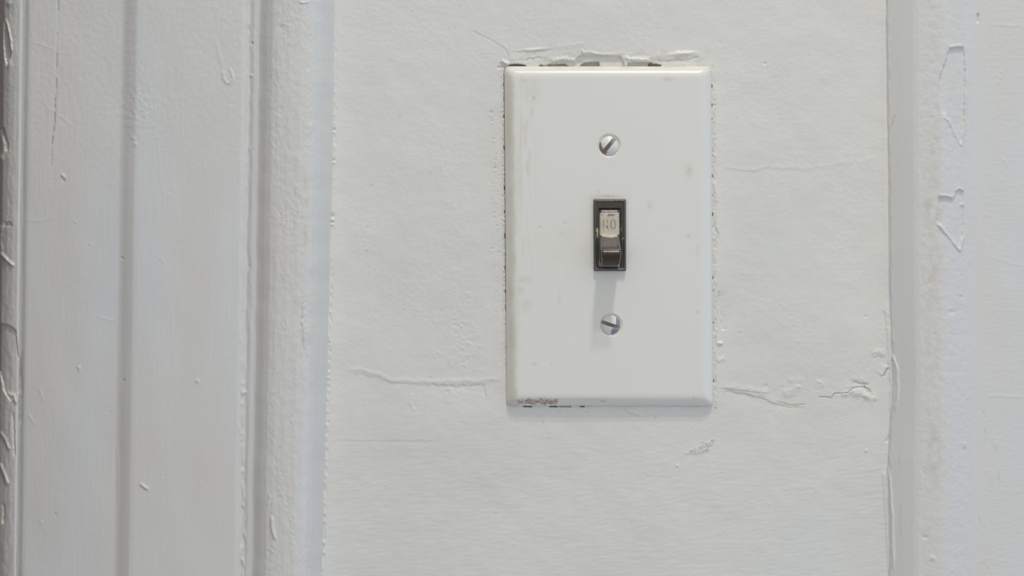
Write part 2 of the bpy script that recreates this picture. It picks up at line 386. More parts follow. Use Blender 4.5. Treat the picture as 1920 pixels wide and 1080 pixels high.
for _ in range(60):
    f.bump(R.uniform(955, 1330), R.uniform(98, 122), R.uniform(1.2, 2.6), R.uniform(-.12, .16))
s = f.win(940, 1340, 86, 126); A = f.attr('tan'); A[s] += 0.42 * sst(-.05, .6, fbm(X[s] / 22, Y[s] / 9, 46, 3)) * sst(86, 104, Y[s])
# under the plate: small open gaps and a scratch
for x0, x1, dk in ((981, 997, .9), (1030, 1045, .9), (1088, 1096, .8), (1048, 1070, 0)):
    f.poly([(x0, 752), (x1, 752), (x1, 763.4), (x0, 763.0)], -1.4, 1.4, attr='dark' if dk else None, amt=dk)
f.ridge(Q([(1040, 325), (1070, 350), (1110, 365), (1165, 385)]), 2.2, 0.22, 0.8, 5); f.ridge(Q([(730, 335), (800, 350)]), 2, 0.16, 1, 5)
f.ridge(Q([(700, 318), (820, 318)]), 2.0, 0.3, 0.6, 5)
f.bump(1049, 771, 1.4, 0, attr='dirt_shade', amt=.6); f.bump(1017, 791, 2, -.1, attr='dirt_shade', amt=.4); f.bump(1228, 781, 2.5, 0, attr='tan', amt=.5); f.bump(1029, 823, 1.6, -.1, attr='dirt_shade', amt=.4)
# caulk and loose paint beside the right-hand moulding
f.ridge([(1657, 0), (1657, 200), (1658, 380), (1664, 470)], 2.5, 0.12, 1.5, 20)
f.step(K([(1320, 455), (1302, 490), (1278, 530)]), 3, 0.3, 12, 1, 6); f.ridge(K([(1316, 462), (1300, 492), (1280, 530)]), 1.6, -0.4, 1, 6, attr='dirt_shade', amt=0.2)
f.ridge([(1656, 880), (1662, 960), (1669, 1075)], 3, 0.3, 1, 20, taper=0.05); f.ridge([(1660, 560), (1666, 640), (1672, 720), (1671, 790)], 3, 0.3, 2, 14)
f.ridge(K([(1336, 880), (1330, 920), (1300, 975)]), 3, -0.3, 1, 8)
# caulk beside the left-hand casing
for y0 in range(-10, 1090, 9):
    if R.rand() < (0.45 if y0 < 520 else 0.9):
        f.bump(629 - 24 * max(0, y0 - 300) / 780 + R.normal(0, 1.3), y0 + R.uniform(-3, 3), R.uniform(1.2, 2.2), R.choice([.35, .25, -.3]) * (0.5 if y0 < 520 else 1), R.uniform(2, 7))
for (x, y, r) in ((625, 243, 3), (624, 300, 3), (622, 405, 4.5), (622, 416, 3)):
    f.bump(x, y, r, -.6); f.bump(x + 1, y + r * 1.6, r * .8, .4)
o = mesh_from_grid('wall_back', X, Y, f.H, M_wall, f.A); o['kind'] = 'structure'; o['label'] = 'white painted plaster wall around the light switch'

# ------------------------------------------------------------------ unseen dark panel, added left of the casing to darken it
M_shade_panel = material('shade_panel_dark_wood', (0.10, 0.065, 0.045), 0.5, (), [((60, 60, 3), 4, 0.3, 0.0005)], mottle=[((90, 90, 4), (0.16, 0.10, 0.07), 0.4, 0.7, 0.8)])
def panel_box(bm, x0, x1, y0, y1, z0, z1):
    v = [bm.verts.new((x, y, z)) for x in (x0, x1) for y in (y0, y1) for z in (z0, z1)]
    for q in ((0, 1, 3, 2), (4, 6, 7, 5), (0, 4, 5, 1), (2, 3, 7, 6), (0, 2, 6, 4), (1, 5, 7, 3)): bm.faces.new([v[i] for i in q])
bm = bmesh.new(); panel_box(bm, -0.235, -0.196, -0.17, 0.03, 0.80, 1.60)
bmesh.ops.bevel(bm, geom=bm.edges[:], offset=0.003, segments=2, affect='EDGES'); bmesh.ops.recalc_face_normals(bm, faces=bm.faces[:])
me = bpy.data.meshes.new('added_shade_panel'); bm.to_mesh(me); bm.free(); me.materials.append(M_shade_panel)
o = bpy.data.objects.new('added_shade_panel', me); C.objects.link(o); o['kind'] = 'structure'; o['label'] = 'unseen dark wood panel added to shade the casing'

# ------------------------------------------------------------------ left casing (profile across, paint over it)
XL = rng((-1700, -240, 20), (-240, -16, 4), (-16, 60, 0.9), (60, 430, 1.9), (430, 640, 1.1)) 
f = Field(XL, YT); f.gain = 1.35; X0, Y = f.X.copy(), f.Y
prof = np.array([(-1700, -30), (-60, -30), (-30, -30), (-14, -24), (-6, -11), (1, -2.6), (8, 1.6), (18, 3.5), (28, 4.5), (37, 4.9), (41, 4.85), (44.5, 3.9), (47, 3.5), (50, 4.1), (54, 4.75), (60, 4.87), (140, 4.9), (230, 4.95),
                 (236, 5.25), (246, 6.2), (256, 6.95), (264, 7.05), (330, 7.05), (420, 7.0), (455, 6.9), (462, 6.5), (467, 5.7), (471, 5.8), (477, 6.5), (484, 6.6), (488, 6.65), (493, 7.3), (502, 8.9), (512, 10.0), (524, 10.5), (545, 10.8),
                 (565, 10.7), (580, 10.1), (592, 8.8), (604, 6.7), (616, 3.6), (628, -0.1), (640, -3.5)])
xi = np.arange(-1700, 641, 0.5); hp = np.interp(xi, prof[:, 0], prof[:, 1])
ker = np.hanning(15); ker /= ker.sum(); hs = hp.copy(); hs[60:-60] = np.convolve(hp, ker, 'same')[60:-60]
wob = 1.6 * perlin(X0 * 0 + 3, Y / 120, 21) + 0.8 * perlin(X0 * 0 + 7, Y / 34, 22)
Hb = np.interp(X0 + wob * sst(430, 470, X0) , xi, hs)
Hc = np.interp(f.xs, xi, hs)
XX = X0 + np.where(np.abs(Y - 540) < 2000, -15.0 * Y / 1080, 0) * 1.0 - 9.0 * sst(560, 628, X0) * np.clip((Y - 300) / 780, 0, 1) + 4 * sst(80, 20, X0) * Y / 1080
f.H = Hb
up_ = sst(330, 200, Y) * 0.8 + 0.2
f.H += 0.22 * fbm(X0 / 110, Y / 230, 11, 2)
f.H += (0.35 + 0.75 * sst(420, 150, Y)) * 0.036 * fbm(X0 / 9, Y / 10, 12, 3) + 0.018 * fbm(X0 / 3.6, Y / 90, 13, 2) + 0.012 * fbm(X0 / 3.0, Y / 3.2, 18, 2)
rb = sst(495, 525, X0) * sst(628, 590, X0)
f.H += rb * (0.085 * fbm(X0 / 13, Y / 18, 14, 3) + 0.11 * sst(.1, .5, perlin(X0 / 22, Y / 90, 15)) * fbm(X0 / 6, Y / 8, 16, 2))
wl = np.exp(-((X0 - 466) / 9) ** 2); f.H += wl * 0.18 * fbm(X0 / 9, Y / 30, 19, 2)
bd = np.exp(-((X0 - 20) / 16) ** 2)
f.H += bd * (0.16 * fbm(X0 / 12, Y / 40, 20, 3) + 0.05 * fbm(X0 / 6, Y / 9, 23, 2))
f.bump(248, 215, 30, 0)
s = f.win(225, 330, 120, 280); f.H[s] += 0.13 * np.exp(-((X0[s] - 262) / 32) ** 2 - ((Y[s] - 205) / 50) ** 2) * fbm(X0[s] / 8, Y[s] / 10, 24, 3)
R = np.random.RandomState(9)
def L(pts): return [(x + 15.0 * y / 1080 - (4 * y / 1080 if x < 60 else 0) + (9.0 * max(0, (y - 300)) / 780 if x > 560 else 0), y) for x, y in pts]
f.ridge(L([(108.5, -5), (109, 22), (107, 60), (107, 100), (106, 127), (105, 145), (104, 180), (103, 215), (101, 245), (97, 268), (96, 312)]), 0.9, -0.06, 0.8, 5, taper=0, attr='dirt_shade', amt=0.0)
for a, b, k in ((0, 22, .8), (60, 66, .5), (98, 128, .7), (145, 170, .9), (172, 205, 1), (206, 250, 1), (251, 272, .9), (276, 312, .3)):
    px = lambda y: np.interp(y, (0, 60, 127, 180, 215, 245, 268, 312), (109, 107.5, 106, 104, 103, 101, 97, 96))
    f.ridge(L([(px(a), a), (px((a + b) / 2), (a + b) / 2), (px(b), b)]), 0.9, -0.12, 0.6, 4, taper=0.1, attr='dirt_shade', amt=k * .9)
def LB(x, y, r, a, ry=None, at=None, am=0): (p,) = L([(x, y)]); f.bump(p[0], p[1], r, a, ry, at, am)
LB(118, 329, 2.6, .55); LB(120, 338, 2.4, -.35, 3, 'dirt_shade', .5); LB(121, 333, 2, .2)
for (x, y, r, a) in ((229, 484, 2.2, -.3), (370, 714, 3.2, .28), (427, 668, 2, .1), (148, 689, 2.2, .18), (141, 416, 1.6, .2), (170, 458, 1.6, .2), (318, 360, 1.6, -.2), (421, 36, 4, .10), (104, 964, 1.6, -.3), (302, 886, 1.6, .16), (232, 713, 2, -.3),
                     (77, 979, 2.6, .16), (206, 773, 1.2, -.2), (473, 82, 2.0, -.6), (471, 142, 2.2, .5), (459, 735, 3.5, .5), (253, 271, 3, .25), (250, 260, 3, .2), (165, 563, 1.5, .15), (375, 903, 1.5, .15)):
    LB(x, y, r, a, at='dirt_shade' if a < -.25 else None, am=.55)
f.ridge(L([(265, 907), (270, 911), (276, 915)]), 2.2, 0.30, taper=0)
f.ridge(L([(148, 686), (149, 696)]), 2.0, 0.16)
# paint drip
f.ridge(L([(400, 62), (408, 92), (415, 118), (420, 138)]), 3.2, 0.07, taper=0.3)
f.ridge(L([(418, 132), (419, 148), (425, 157), (432, 157), (437, 148), (434, 138), (430, 128)]), 2.4, 0.17, taper=0.1); LB(428, 146, 7, .10, 12)
# faint creases
for p, a in (([(75, 188), (100, 210), (145, 240)], .06), ([(160, 440), (180, 425), (220, 398)], .05), ([(50, 415), (85, 412), (105, 405)], .10), ([(295, 250), (300, 330), (310, 378)], .05), ([(322, 560), (324, 636)], .05),
             ([(73, 728), (78, 740), (82, 755)], .12), ([(55, 775), (60, 788), (66, 796)], .14), ([(180, 592), (200, 598), (222, 604)], .08), ([(115, 538), (150, 520), (160, 512)], .08), ([(293, 480), (305, 487), (312, 500)], .07),
             ([(60, 80), (80, 84), (102, 92)], .08), ([(220, 832), (222, 890), (222, 950)], .10)):
    f.ridge(L(p), 2.2, a * .55, 1.2, 10)
f.ridge(L([(507, 925), (501, 945)]), 2, 0.16); f.ridge(L([(509, 960), (510, 985), (515, 1004), (521, 1008)]), 3.0, 0.35, taper=.2)
for (x, y, ry, a) in ((572, 345, 14, .35), (574, 378, 8, .5), (571, 440, 12, .55), (571, 460, 8, .4), (561, 663, 8, .35), (562, 640, 14, .15), (565, 735, 10, .14), (527, 56, 5, .3), (560, 870, 9, .2), (573, 360, 6, .3)):
    LB(x, y, 3.4, -.08, ry, 'tan', a)
for (x, y, r, a) in ((573, 620, 14, .22), (570, 650, 10, -.2), (580, 240, 9, .2), (560, 300, 12, .15), (527, 55, 6, -.22), (583, 500, 10, .2)): LB(x, y, r, a)
f.step(L([(565, 560), (566, 640), (575, 665), (583, 690)]), 4, -0.25, 12, 4, 18)
f.ridge(L([(560, 10), (570, 10), (580, 8)]), 1.8, 0.2)
# vertical waviness of the groove beside the bead, thick paint blobs in it
for y in range(640, 1085, 11):
    if R.rand() < .8: LB(455 + R.normal(0, 1), y + R.uniform(-4, 4), R.uniform(2, 3.4), R.uniform(.15, .5), R.uniform(4, 12))
for y in range(20, 640, 37): LB(468 + R.normal(0, 1.5), y, 2, R.uniform(-.25, .3), R.uniform(4, 14))
# chipped and folded paint on the outermost bead
f.poly(L([(-10, 608), (2, 607), (22, 613), (30, 620), (34, 660), (38, 700), (38, 735), (20, 752), (8, 735), (0, 700), (-10, 690)]), -0.75, 3, 1, 8)
f.ridge(L([(34, 660), (39, 690), (41, 740), (40, 800)]), 2.2, -0.5, 1, 12)
f.ridge(L([(-2, 470), (6, 480), (18, 492), (28, 500)]), 3, 0.55, 1, 8); f.ridge(L([(3, 420), (0, 450), (4, 474)]), 2.5, 0.4, 1, 8)
f.poly(L([(8, 416), (20, 416), (24, 424), (8, 424)]), -0.6, 2, .5, 5)
f.poly(L([(8, 38), (13, 50), (19, 72), (21, 100), (13, 122), (8, 100), (7, 60)]), -0.8, 2.4, .8, 6); f.ridge(L([(10, 30), (15, 48), (20, 75), (22, 98)]), 2, 0.45, 1, 7)
f.ridge(L([(3, 236), (8, 256), (13, 270), (12, 284)]), 2.6, -0.9, 1, 6); f.bump(6, 295, 4, .7, 7); f.bump(19, 118, 5, .4, 9); f.bump(18, 5, 5, .5, 6)
f.ridge(L([(24, 770), (26, 810), (28, 860)]), 1.6, -0.5, 1, 8); f.ridge(L([(0, 810), (10, 825), (18, 845)]), 3, 0.35, 1, 8); f.ridge(L([(0, 870), (8, 890), (16, 910)]), 3.2, 0.45, 1, 8)
f.ridge(L([(2, 948), (7, 950), (7, 965), (5, 985)]), 1.8, -0.8, .6, 6); f.ridge(L([(12, 738), (25, 742), (33, 758)]), 3.4, 0.4, 1, 6)
f.ridge([(45.5, -20), (46, 300), (45.5, 560), (46, 800), (45.5, 1100)], 2.6, -0.15, 1.2, 30, taper=0, attr='dirt_shade', amt=0.42)  # groove coloured darker to stand for the shade inside it
f.A.setdefault('dark', np.zeros_like(X0))
hx = np.broadcast_to(Hc, X0.shape)
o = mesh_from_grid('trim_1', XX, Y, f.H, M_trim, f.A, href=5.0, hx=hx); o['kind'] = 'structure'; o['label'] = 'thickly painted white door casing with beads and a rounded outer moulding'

# ------------------------------------------------------------------ right moulding and the board beyond it
XR = rng((1652, 1850, 1.1), (1850, 1936, 1.8), (1936, 2200, 4), (2200, 3700, 20))
f = Field(XR, YT); f.gain = 1.2; X0, Y = f.X.copy(), f.Y
prof = np.array([(1652, -2.0), (1660, -0.5), (1665, 0.9), (1690, 3.5), (1712, 5.6), (1722, 6.2), (1745, 6.8), (1764, 7.15), (1775, 6.95), (1790, 6.0), (1806, 4.8), (1820, 3.9), (1827, 3.4), (1830.5, 3.15), (1833, 3.22), (1842, 3.24), (1900, 3.3), (3700, 3.3)])
xi = np.arange(1652, 3701, 0.5); hp = np.interp(xi, prof[:, 0], prof[:, 1]); hs = hp.copy()
hs[20:-20] = np.convolve(hp, ker, 'same')[20:-20]
Hb = np.interp(X0 + 1.2 * perlin(X0 * 0 + 3, Y / 150, 61), xi, hs)
XX = X0 + (sst(1760, 1660, X0) * np.interp(Y, (-200, 0, 540, 720, 860, 1080, 1300), (-1, -1, 6, 10, 3, 4, 4)) + sst(1760, 1830, X0) * -2 * Y / 1080)
f.H = Hb + 0.16 * fbm(X0 / 110, Y / 200, 62, 2)
mid = sst(1705, 1730, X0) * sst(1840, 1800, X0)
f.H += mid * (0.085 * fbm(X0 / 14, Y / 16, 63, 3) + 0.035 * fbm(X0 / 5, Y / 5, 64, 2)) + 0.006 * fbm(X0 / 3, Y / 80, 65, 2)
rw = sst(1836, 1846, X0); f.H += rw * (0.026 * fbm(X0 / 8, Y / 7, 66, 3) + 0.022 * fbm(X0 / 30, Y / 5, 67, 2))
e1 = np.exp(-((X0 - 1664) / 4) ** 2); f.H += e1 * 0.25 * fbm(X0 / 6, Y / 26, 68, 2)
V = lambda p: zz(1560, 0, 2, p)
f.poly(V([(441, 185), (492, 178), (499, 230), (500, 300), (497, 460), (485, 542), (462, 500), (440, 450), (412, 438), (400, 395), (402, 300), (420, 250)]), -0.62, 3.2, 1.2, 10)
f.ridge(V([(405, 345), (402, 395), (412, 430), (440, 455), (464, 505), (486, 545), (499, 460), (501, 330)]), 2.6, 0.30, 0.8, 8, taper=.1)
f.ridge(V([(436, 182), (465, 176), (492, 172)]), 2.6, 0.25)
f.poly(V([(400, 742), (428, 740), (455, 748), (462, 722), (478, 710), (492, 718), (494, 800), (492, 880), (480, 932), (440, 885), (395, 832)]), -0.55, 3.2, 1.2, 10)
f.ridge(V([(392, 835), (440, 888), (480, 938), (495, 880)]), 3.0, 0.42, 0.8, 8, taper=.1); f.ridge(V([(398, 735), (430, 735), (455, 741)]), 2.4, 0.25)
f.ridge(V([(458, 748), (462, 725), (478, 706), (495, 716)]), 2, 0.25); f.bump(1804, 384, 3, .4); f.bump(1772, 217, 5, .4)
for k in range(14): f.bump(1764 + np.random.RandomState(k).normal(0, 2), 385 + k * 2, 1.4, .12)
f.ridge([(1834, 24), (1833, 42)], 2.4, -0.5); f.ridge([(1809, 828), (1810, 840)], 2, .35); f.bump(1735, 1006, 5, -.35, 3); f.bump(1748, 1044, 6, .3, 4); f.bump(1785, 585, 6, -.25, 3); f.bump(1802, 552, 2, .3)
f.ridge([(1668, 75), (1671, 70)], 2, .1)
f.ridge([(1669, 237), (1673, 225), (1677, 212)], 0.9, .02, taper=.1, attr='dirt_shade', amt=.5)
f.ridge([(1686, 942), (1685, 1005)], 0.9, .02, attr='dirt_shade', amt=.22); f.ridge([(1683, 848), (1685, 872)], .9, .02, attr='dirt_shade', amt=.25)
f.ridge([(1658, 860), (1664, 900), (1669, 980), (1671, 1075)], 3, 0.5, 1, 20, taper=.1); f.ridge([(1726, 880), (1727, 920)], 2, .15)
f.ridge([(1660, 660), (1672, 690), (1674, 740), (1670, 775)], 3, 0.45, 1.2, 12)
R = np.random.RandomState(12)
for _ in range(40): f.bump(R.uniform(1845, 1920), R.uniform(0, 1080), R.uniform(1.1, 2), R.uniform(-.12, .12))
for (x, y) in ((1871, 154), (1875, 145), (1878, 135), (1882, 300)): f.bump(x, y, 2.4, .15)
for y0, y1, a in ((45, 48, .10), (478, 500, .08), (742, 744, .12), (920, 924, .05), (1045, 1060, .06)):
    f.ridge([(1850, y0), (1880, (y0 + y1) / 2), (1925, y1)], 2.4, a * .55, 1.2, 14)
for (x, y, t, l) in ((1842, 765, 1.2, 18), (1848, 800, 1.7, 14), (1862, 830, 1.1, 20), (1870, 880, 1.3, 26), (1835, 965, 1.2, 18), (1840, 1055, .2, 10), (1851, 1060, 1, 12), (1880, 305, .6, 12)):
    f.ridge([(x, y), (x + l * .5 * math.cos(t) + 1, y + l * .5 * math.sin(t)), (x + l * math.cos(t), y + l * math.sin(t))], .9, .02, attr='dirt_shade', amt=.28)
for (y, ry, a) in ((60, 60, .10), (300, 60, .16), (390, 50, .25), (520, 60, .2), (650, 70, .14), (850, 60, .2)):
    s = f.win(1705, 1790, y - 150, y + 150); A = f.attr('tan'); A[s] = np.maximum(A[s], 2.2 * a * np.exp(-((X0[s] - 1748) / 17) ** 2 - ((Y[s] - y) / ry) ** 2) * sst(-.6, .5, fbm(X0[s] / 16, Y[s] / 22, 69, 2)))
f.A.setdefault('dark', np.zeros_like(X0))
Hc = np.interp(f.xs, xi, hs)
side = f.xs >= 1834
for nm, lab, i0, i1 in (('trim_2', 'rounded white moulding running down the wall right of the switch', 0, int(np.argmax(side)) + 1), ('wall_right', 'white painted board beyond the right moulding', int(np.argmax(side)), len(f.xs))):
    sl = (slice(None), slice(i0, i1))
    o = mesh_from_grid(nm, XX[sl], Y[sl], f.H[sl], M_trim, {k: v[sl] for k, v in f.A.items()}, href=4.0, hx=np.broadcast_to(Hc[i0:i1], XX[sl].shape))
    o['kind'] = 'structure'; o['label'] = lab

# ------------------------------------------------------------------ the switch
root = bpy.data.objects.new('light_switch', None); C.objects.link(root)
root.location = ((1142 - 960) * S, 0, ZC + (540 - 442) * S); root.empty_display_size = 0.03
root['label'] = 'toggle light switch with white cover plate and dark brown lever on the painted wall'
root['category'] = 'light switch'
bpy.context.view_layer.update()

# cover plate: rounded rectangle pressed from sheet, sloping rim
step = 1.3
xs = np.arange(940, 1344, step); ys = np.arange(117, 768, step)
f = Field(xs, ys); X, Y = f.X.copy(), f.Y.copy()
def plate_sdf(X, Y, r=10.0):
    el, er = plate_edge(Y); cx = (el + er) / 2; hw = (er - el) / 2
    qx = np.abs(X - cx) - hw + r; qy = np.abs(Y - 442.5) - 319.3 + r
    return np.hypot(np.maximum(qx, 0), np.maximum(qy, 0)) + np.minimum(np.maximum(qx, qy), 0) - r
d = plate_sdf(X, Y); keep = d < 0
e = 0.3; gx = (plate_sdf(X + e, Y) - plate_sdf(X - e, Y)) / (2 * e); gy = (plate_sdf(X, Y + e) - plate_sdf(X, Y - e)) / (2 * e)
near = np.abs(d) < step * 1.5; outm = d > 0
XP = np.where(outm & near, X - gx * d, X); YP = np.where(outm & near, Y - gy * d, Y)
ins = -np.minimum(d, 0)
# the pressed rim turns its inner corners in a soft curve
el_, er_ = plate_edge(Y); q1 = np.abs(X - (el_ + er_) / 2) - (er_ - el_) / 2; q2 = np.abs(Y - 442.5) - 319.3
kq = 9.0; hq = np.clip(0.5 + 0.5 * (q1 - q2) / kq, 0, 1); smx = q2 * (1 - hq) + q1 * hq + kq * hq * (1 - hq)
ins2 = np.maximum(-smx, 0)
ins = np.where(ins > 4, np.minimum(ins, 4 + (ins2 - 4) * 1.0).clip(4, None), ins)
pi_ = np.array([(0, 0.9), (0.8, 1.25), (2, 1.62), (4, 1.98), (11, 2.93), (15, 3.27), (19, 3.45), (24, 3.52), (400, 3.52)])
zi = np.arange(0, 401, .1); hz = np.interp(zi, pi_[:, 0], pi_[:, 1]); k2 = np.hanning(61); k2 /= k2.sum()
hz2 = hz.copy(); hz2[32:-32] = np.convolve(hz, k2, 'same')[32:-32]
PH = 3.52
f.H = np.interp(ins, zi, hz2) + 0.018 * fbm(X / 45, Y / 60, 81, 2) + 0.0022 * fbm(X / 6, Y / 90, 82, 2)
SCR = [(1141.8, 273.3), (1145.0, 609.3)]
for sx, sy in SCR:
    r = np.hypot(X - sx, Y - sy); f.H -= 0.45 * sst(23.0, 17.5, r)
bz = np.maximum(np.abs(X - 1143.6) - 29, np.abs(Y - 440.8) - 66); f.H -= 0.8 * sst(0.6, -1, bz)
f.H = np.where(ins > 0, f.H, 0.9)
# ---- stains on the plate
tan = f.attr('tan'); dirt_shade = f.attr('dirt_shade'); rust = f.attr('rust')
lm = sst(20.5, 16.5, X - plate_edge(Y)[0] + 3.0 * fbm(X / 9, Y / 22, 83, 2)) * sst(-2, 6, X - plate_edge(Y)[0])
tan += 0.55 * lm * sst(132, 150, Y) * (0.75 + 0.5 * fbm(X / 30, Y / 60, 84, 2))
tan += 0.38 * sst(-.05, .5, fbm(X / 7, Y / 55, 95, 3)) * np.exp(-((X - 984) / 16) ** 2) * sst(130, 160, Y) * sst(600, 330, Y)
tan += 0.55 * sst(150 - 18, 133 - 10, Y + 2.5 * fbm(X / 14, Y / 7, 85, 2)) * sst(-.35, .3, fbm(X / 40, Y / 12, 86, 2))
sm = lambda x, y, rx, ry, a, A: A.__setitem__(slice(None), np.maximum(A, min(1, 1.55 * a) * np.exp(-((X - x) / rx) ** 2 - ((Y - y) / ry) ** 2) * sst(-.45, .15, fbm(X / 3.2, Y / 3.2, 87, 2))))
for a in ((985, 152, 9, 4, .45), (1001, 184, 2.6, 5, .95), (998, 210, 2, 2.6, .8), (990, 170, 12, 16, .22), (1003, 165, 8, 26, .20), (1252, 149, 10, 3.4, .5), (1291, 321, 6, 12, .45), (972, 320, 5, 60, .25), (984, 525, 14, 6, .38), (975, 545, 8, 10, .38),
          (986, 573, 10, 12, .30), (1048, 560, 3, 12, .3), (1060, 417, 3, 3, .6), (1054, 437, 3, 2, .5), (1013, 425, 3, 2, .6), (1290, 443, 4, 3, .6), (1308, 585, 3, 3, .5), (975, 330, 4, 90, .22), (1002, 682, 5, 3, .45), (970, 600, 5, 80, .2),
          (1110, 130, 16, 4, .45), (1138, 368, 26, 2.8, .65), (1111, 372, 5, 3, .5), (1122, 360, 4, 3, .4), (1110, 450, 3, 70, .26), (1178, 480, 4, 12, .30), (1176, 440, 2.4, 60, .2), (1130, 752, 6, 3, .75), (1300, 746, 2, 2, .6), (1108, 748, 34, 2, .35), (1218, 385, 5, 7, .3), (1308, 470, 4, 12, .2), (1065, 440, 12, 10, .12)):
    sm(*a, tan)
for a in ((1001, 184, 1.6, 2.4, .4), (1218, 385, 1.2, 1.5, .6), (1080, 332, 1, 1, .5), (1131, 752, 3, 1.5, .5), (1033, 682, 1, 3, .5), (1290, 443, 1.6, 1.2, .4), (1260, 640, 1, 1, .5)): sm(*a, dirt_shade)
rm = sst(1.5, -1.5, np.maximum(np.abs(X - 1006.5) - 39, np.abs(Y - 753.0) - 5.5) + 3 * fbm(X / 5, Y / 5, 88, 2) + sst(1000, 965, X) * 3)
rn = sst(-.45, .05, fbm(X / 3.4, Y / 3.4, 89, 3))
rust += rm * rn * 0.85; tan += 0.45 * rm * (1 - rn); f.H -= 0.05 * rm * rn
for sx, sy in SCR:   # grime ring round the screws
    r = np.hypot(X - sx, Y - sy); tan += 0.38 * np.exp(-((r - 20.5) / 2.0) ** 2) * sst(-.4, .4, fbm(X / 9, Y / 9, 90, 2))
plate = mesh_from_grid('cover_plate', XP, YP, f.H, M_plate, f.A, keep=keep, parent=root, href=PH * 0.75, skirt=-2.0)

# screws
def screw(cx, cy, r, ang, sw, chips, rusty):
    st = 0.36; g = np.arange(-r - 2, r + 2, st); f = Field(cx + g, cy + g); X, Y = f.X, f.Y
    u = X - cx; v = Y - cy; rr = np.hypot(u, v); keep = rr < r
    k = np.where(rr > r, r / np.maximum(rr, 1e-6), 1); XPn = np.where(rr < r + st * 2, cx + u * k, X); YPn = np.where(rr < r + st * 2, cy + v * k, Y)
    q = np.clip(rr / r, 0, 1)
    f.H = 3.52 - 0.28 + 1.25 * (1 - q ** 2.0) ** 1.0 + 0.02 * fbm(X / 3, Y / 3, 101, 2)
    a = math.radians(ang); n = u * math.sin(a) + v * math.cos(a); along = u * math.cos(a) - v * math.sin(a)   # ang: anticlockwise from the right
    sl = sst(sw / 2 + .25, sw / 2 - .45, np.abs(n) + 0.25 * fbm(X / 3, Y / 3, 102, 2))
    fl = 3.52 - 0.28 + 0.10 + 0.05 * fbm(X / 2, Y / 2, 103, 2)
    S_ = f.attr('slot'); S_ += sl; f.H = f.H * (1 - sl) + np.minimum(f.H, fl) * sl
    Rr = f.attr('rust'); Rr += rusty * sl * sst(0, .4, -along / r + .3 * fbm(X / 4, Y / 4, 104, 2)); T_ = f.attr('tan'); T_ += (0.6 if rusty > .5 else .25) * sl * sst(.1, .7, along / r)
    Mt = f.attr('metal')
    for c in chips:
        s, d = f.sdf(c, 3, .7, 2.5); e = sst(.4, -.4, d); Mt[s] = np.maximum(Mt[s], e * 0.95); f.H[s] -= 0.05 * e
    Mt[:] = np.maximum(Mt, sst(r - 1.1, r - .2, rr) * 0.55)
    Mt *= (1 - sl)
    return mesh_from_grid('screw', XPn, YPn, f.H, M_screw, f.A, keep=keep, parent=root, href=4.0, skirt=2.2)
Z1 = lambda p: zz(1100, 230, 13.5, p); Z2 = lambda p: zz(1105, 580, 18, p)
screw(SCR[0][0], SCR[0][1], 18.3, 50, 7.2,
      [Z1([(400, 380), (350, 470), (372, 520), (380, 590), (410, 650), (440, 700), (380, 760), (300, 640), (300, 480)]), Z1([(430, 720), (520, 730), (505, 780), (480, 830), (400, 790)])], 0.75)
screw(SCR[1][0], SCR[1][1], 18.3, -19, 6.4,
      [Z2([(915, 270), (905, 360), (905, 430), (885, 500), (880, 540), (1080, 600), (1080, 420), (1000, 290)]), Z2([(740, 640), (775, 680), (720, 740), (745, 770), (735, 850), (900, 860), (1020, 700), (900, 650)])], 0.0)

# bezel of the switch body
st = 0.5
xs = np.arange(1112, 1176, st); ys = np.arange(372, 510, st); f = Field(xs, ys); X, Y = f.X, f.Y
cxl = lambda Y: 1143.45 + (Y - 441) * 0.9 / 134
def bsdf(X, Y, r=1.6):
    qx = np.abs(X - cxl(Y)) - 29.9 + r; qy = np.abs(Y - 440.8) - 67.0 + r
    return np.hypot(np.maximum(qx, 0), np.maximum(qy, 0)) + np.minimum(np.maximum(qx, qy), 0) - r
d = bsdf(X, Y); keep = d < 0; e = .2
gx = (bsdf(X + e, Y) - bsdf(X - e, Y)) / (2 * e); gy = (bsdf(X, Y + e) - bsdf(X, Y - e)) / (2 * e); m = (d > 0) & (d < st * 2)
XP = np.where(m, X - gx * d, X); YP = np.where(m, Y - gy * d, Y); ins = -np.minimum(d, 0)
BH = PH + 1.55
f.H = PH + np.interp(ins, (0, 1.0, 2.2, 3.2, 4.6, 60), (1.05, 1.5, 1.62, 1.60, 1.40, 1.40))
def osdf(X, Y, r=3.0):
    qx = np.abs(X - 1143.2) - 20.7 + r; qy = np.abs(Y - 445.6) - 54.6 + r
    return np.hypot(np.maximum(qx, 0), np.maximum(qy, 0)) + np.minimum(np.maximum(qx, qy), 0) - r
od = osdf(X, Y) + 0.25 * fbm(X / 3, Y / 3, 110, 2)
f.H -= 4.8 * sst(0.6, -1.6, od) + 0.12 * sst(2.0, 0, od)
f.H += 0.006 * fbm(X / 3, Y / 3, 111, 2)
wr = f.attr('wear_highlight'); wr += 0.72 * np.exp(-((ins - 2.5) / .6) ** 2) * (.55 + .45 * sst(-.35, .25, fbm(X / 14, Y / 14, 112, 2) + .15)) * np.where(X > 1150, .55, 1) + 0.55 * np.exp(-((od - .6) / .45) ** 2) * sst(-.2, .4, fbm(X / 4, Y / 4, 113, 2))  # pale rim lines: edge highlights painted in together with wear
wr += 0.38 * sst(.5, 2, ins) * sst(5.2, 4.0, ins) * sst(500, 503, Y)
cr = f.attr('cream'); BZ = lambda p: zz(1090, 360, 6.745, p)
s, dd_ = f.sdf(BZ([(192, 455), (212, 450), (224, 470), (222, 590), (200, 588), (190, 570), (196, 530), (186, 480)]), 3, .8, 3)
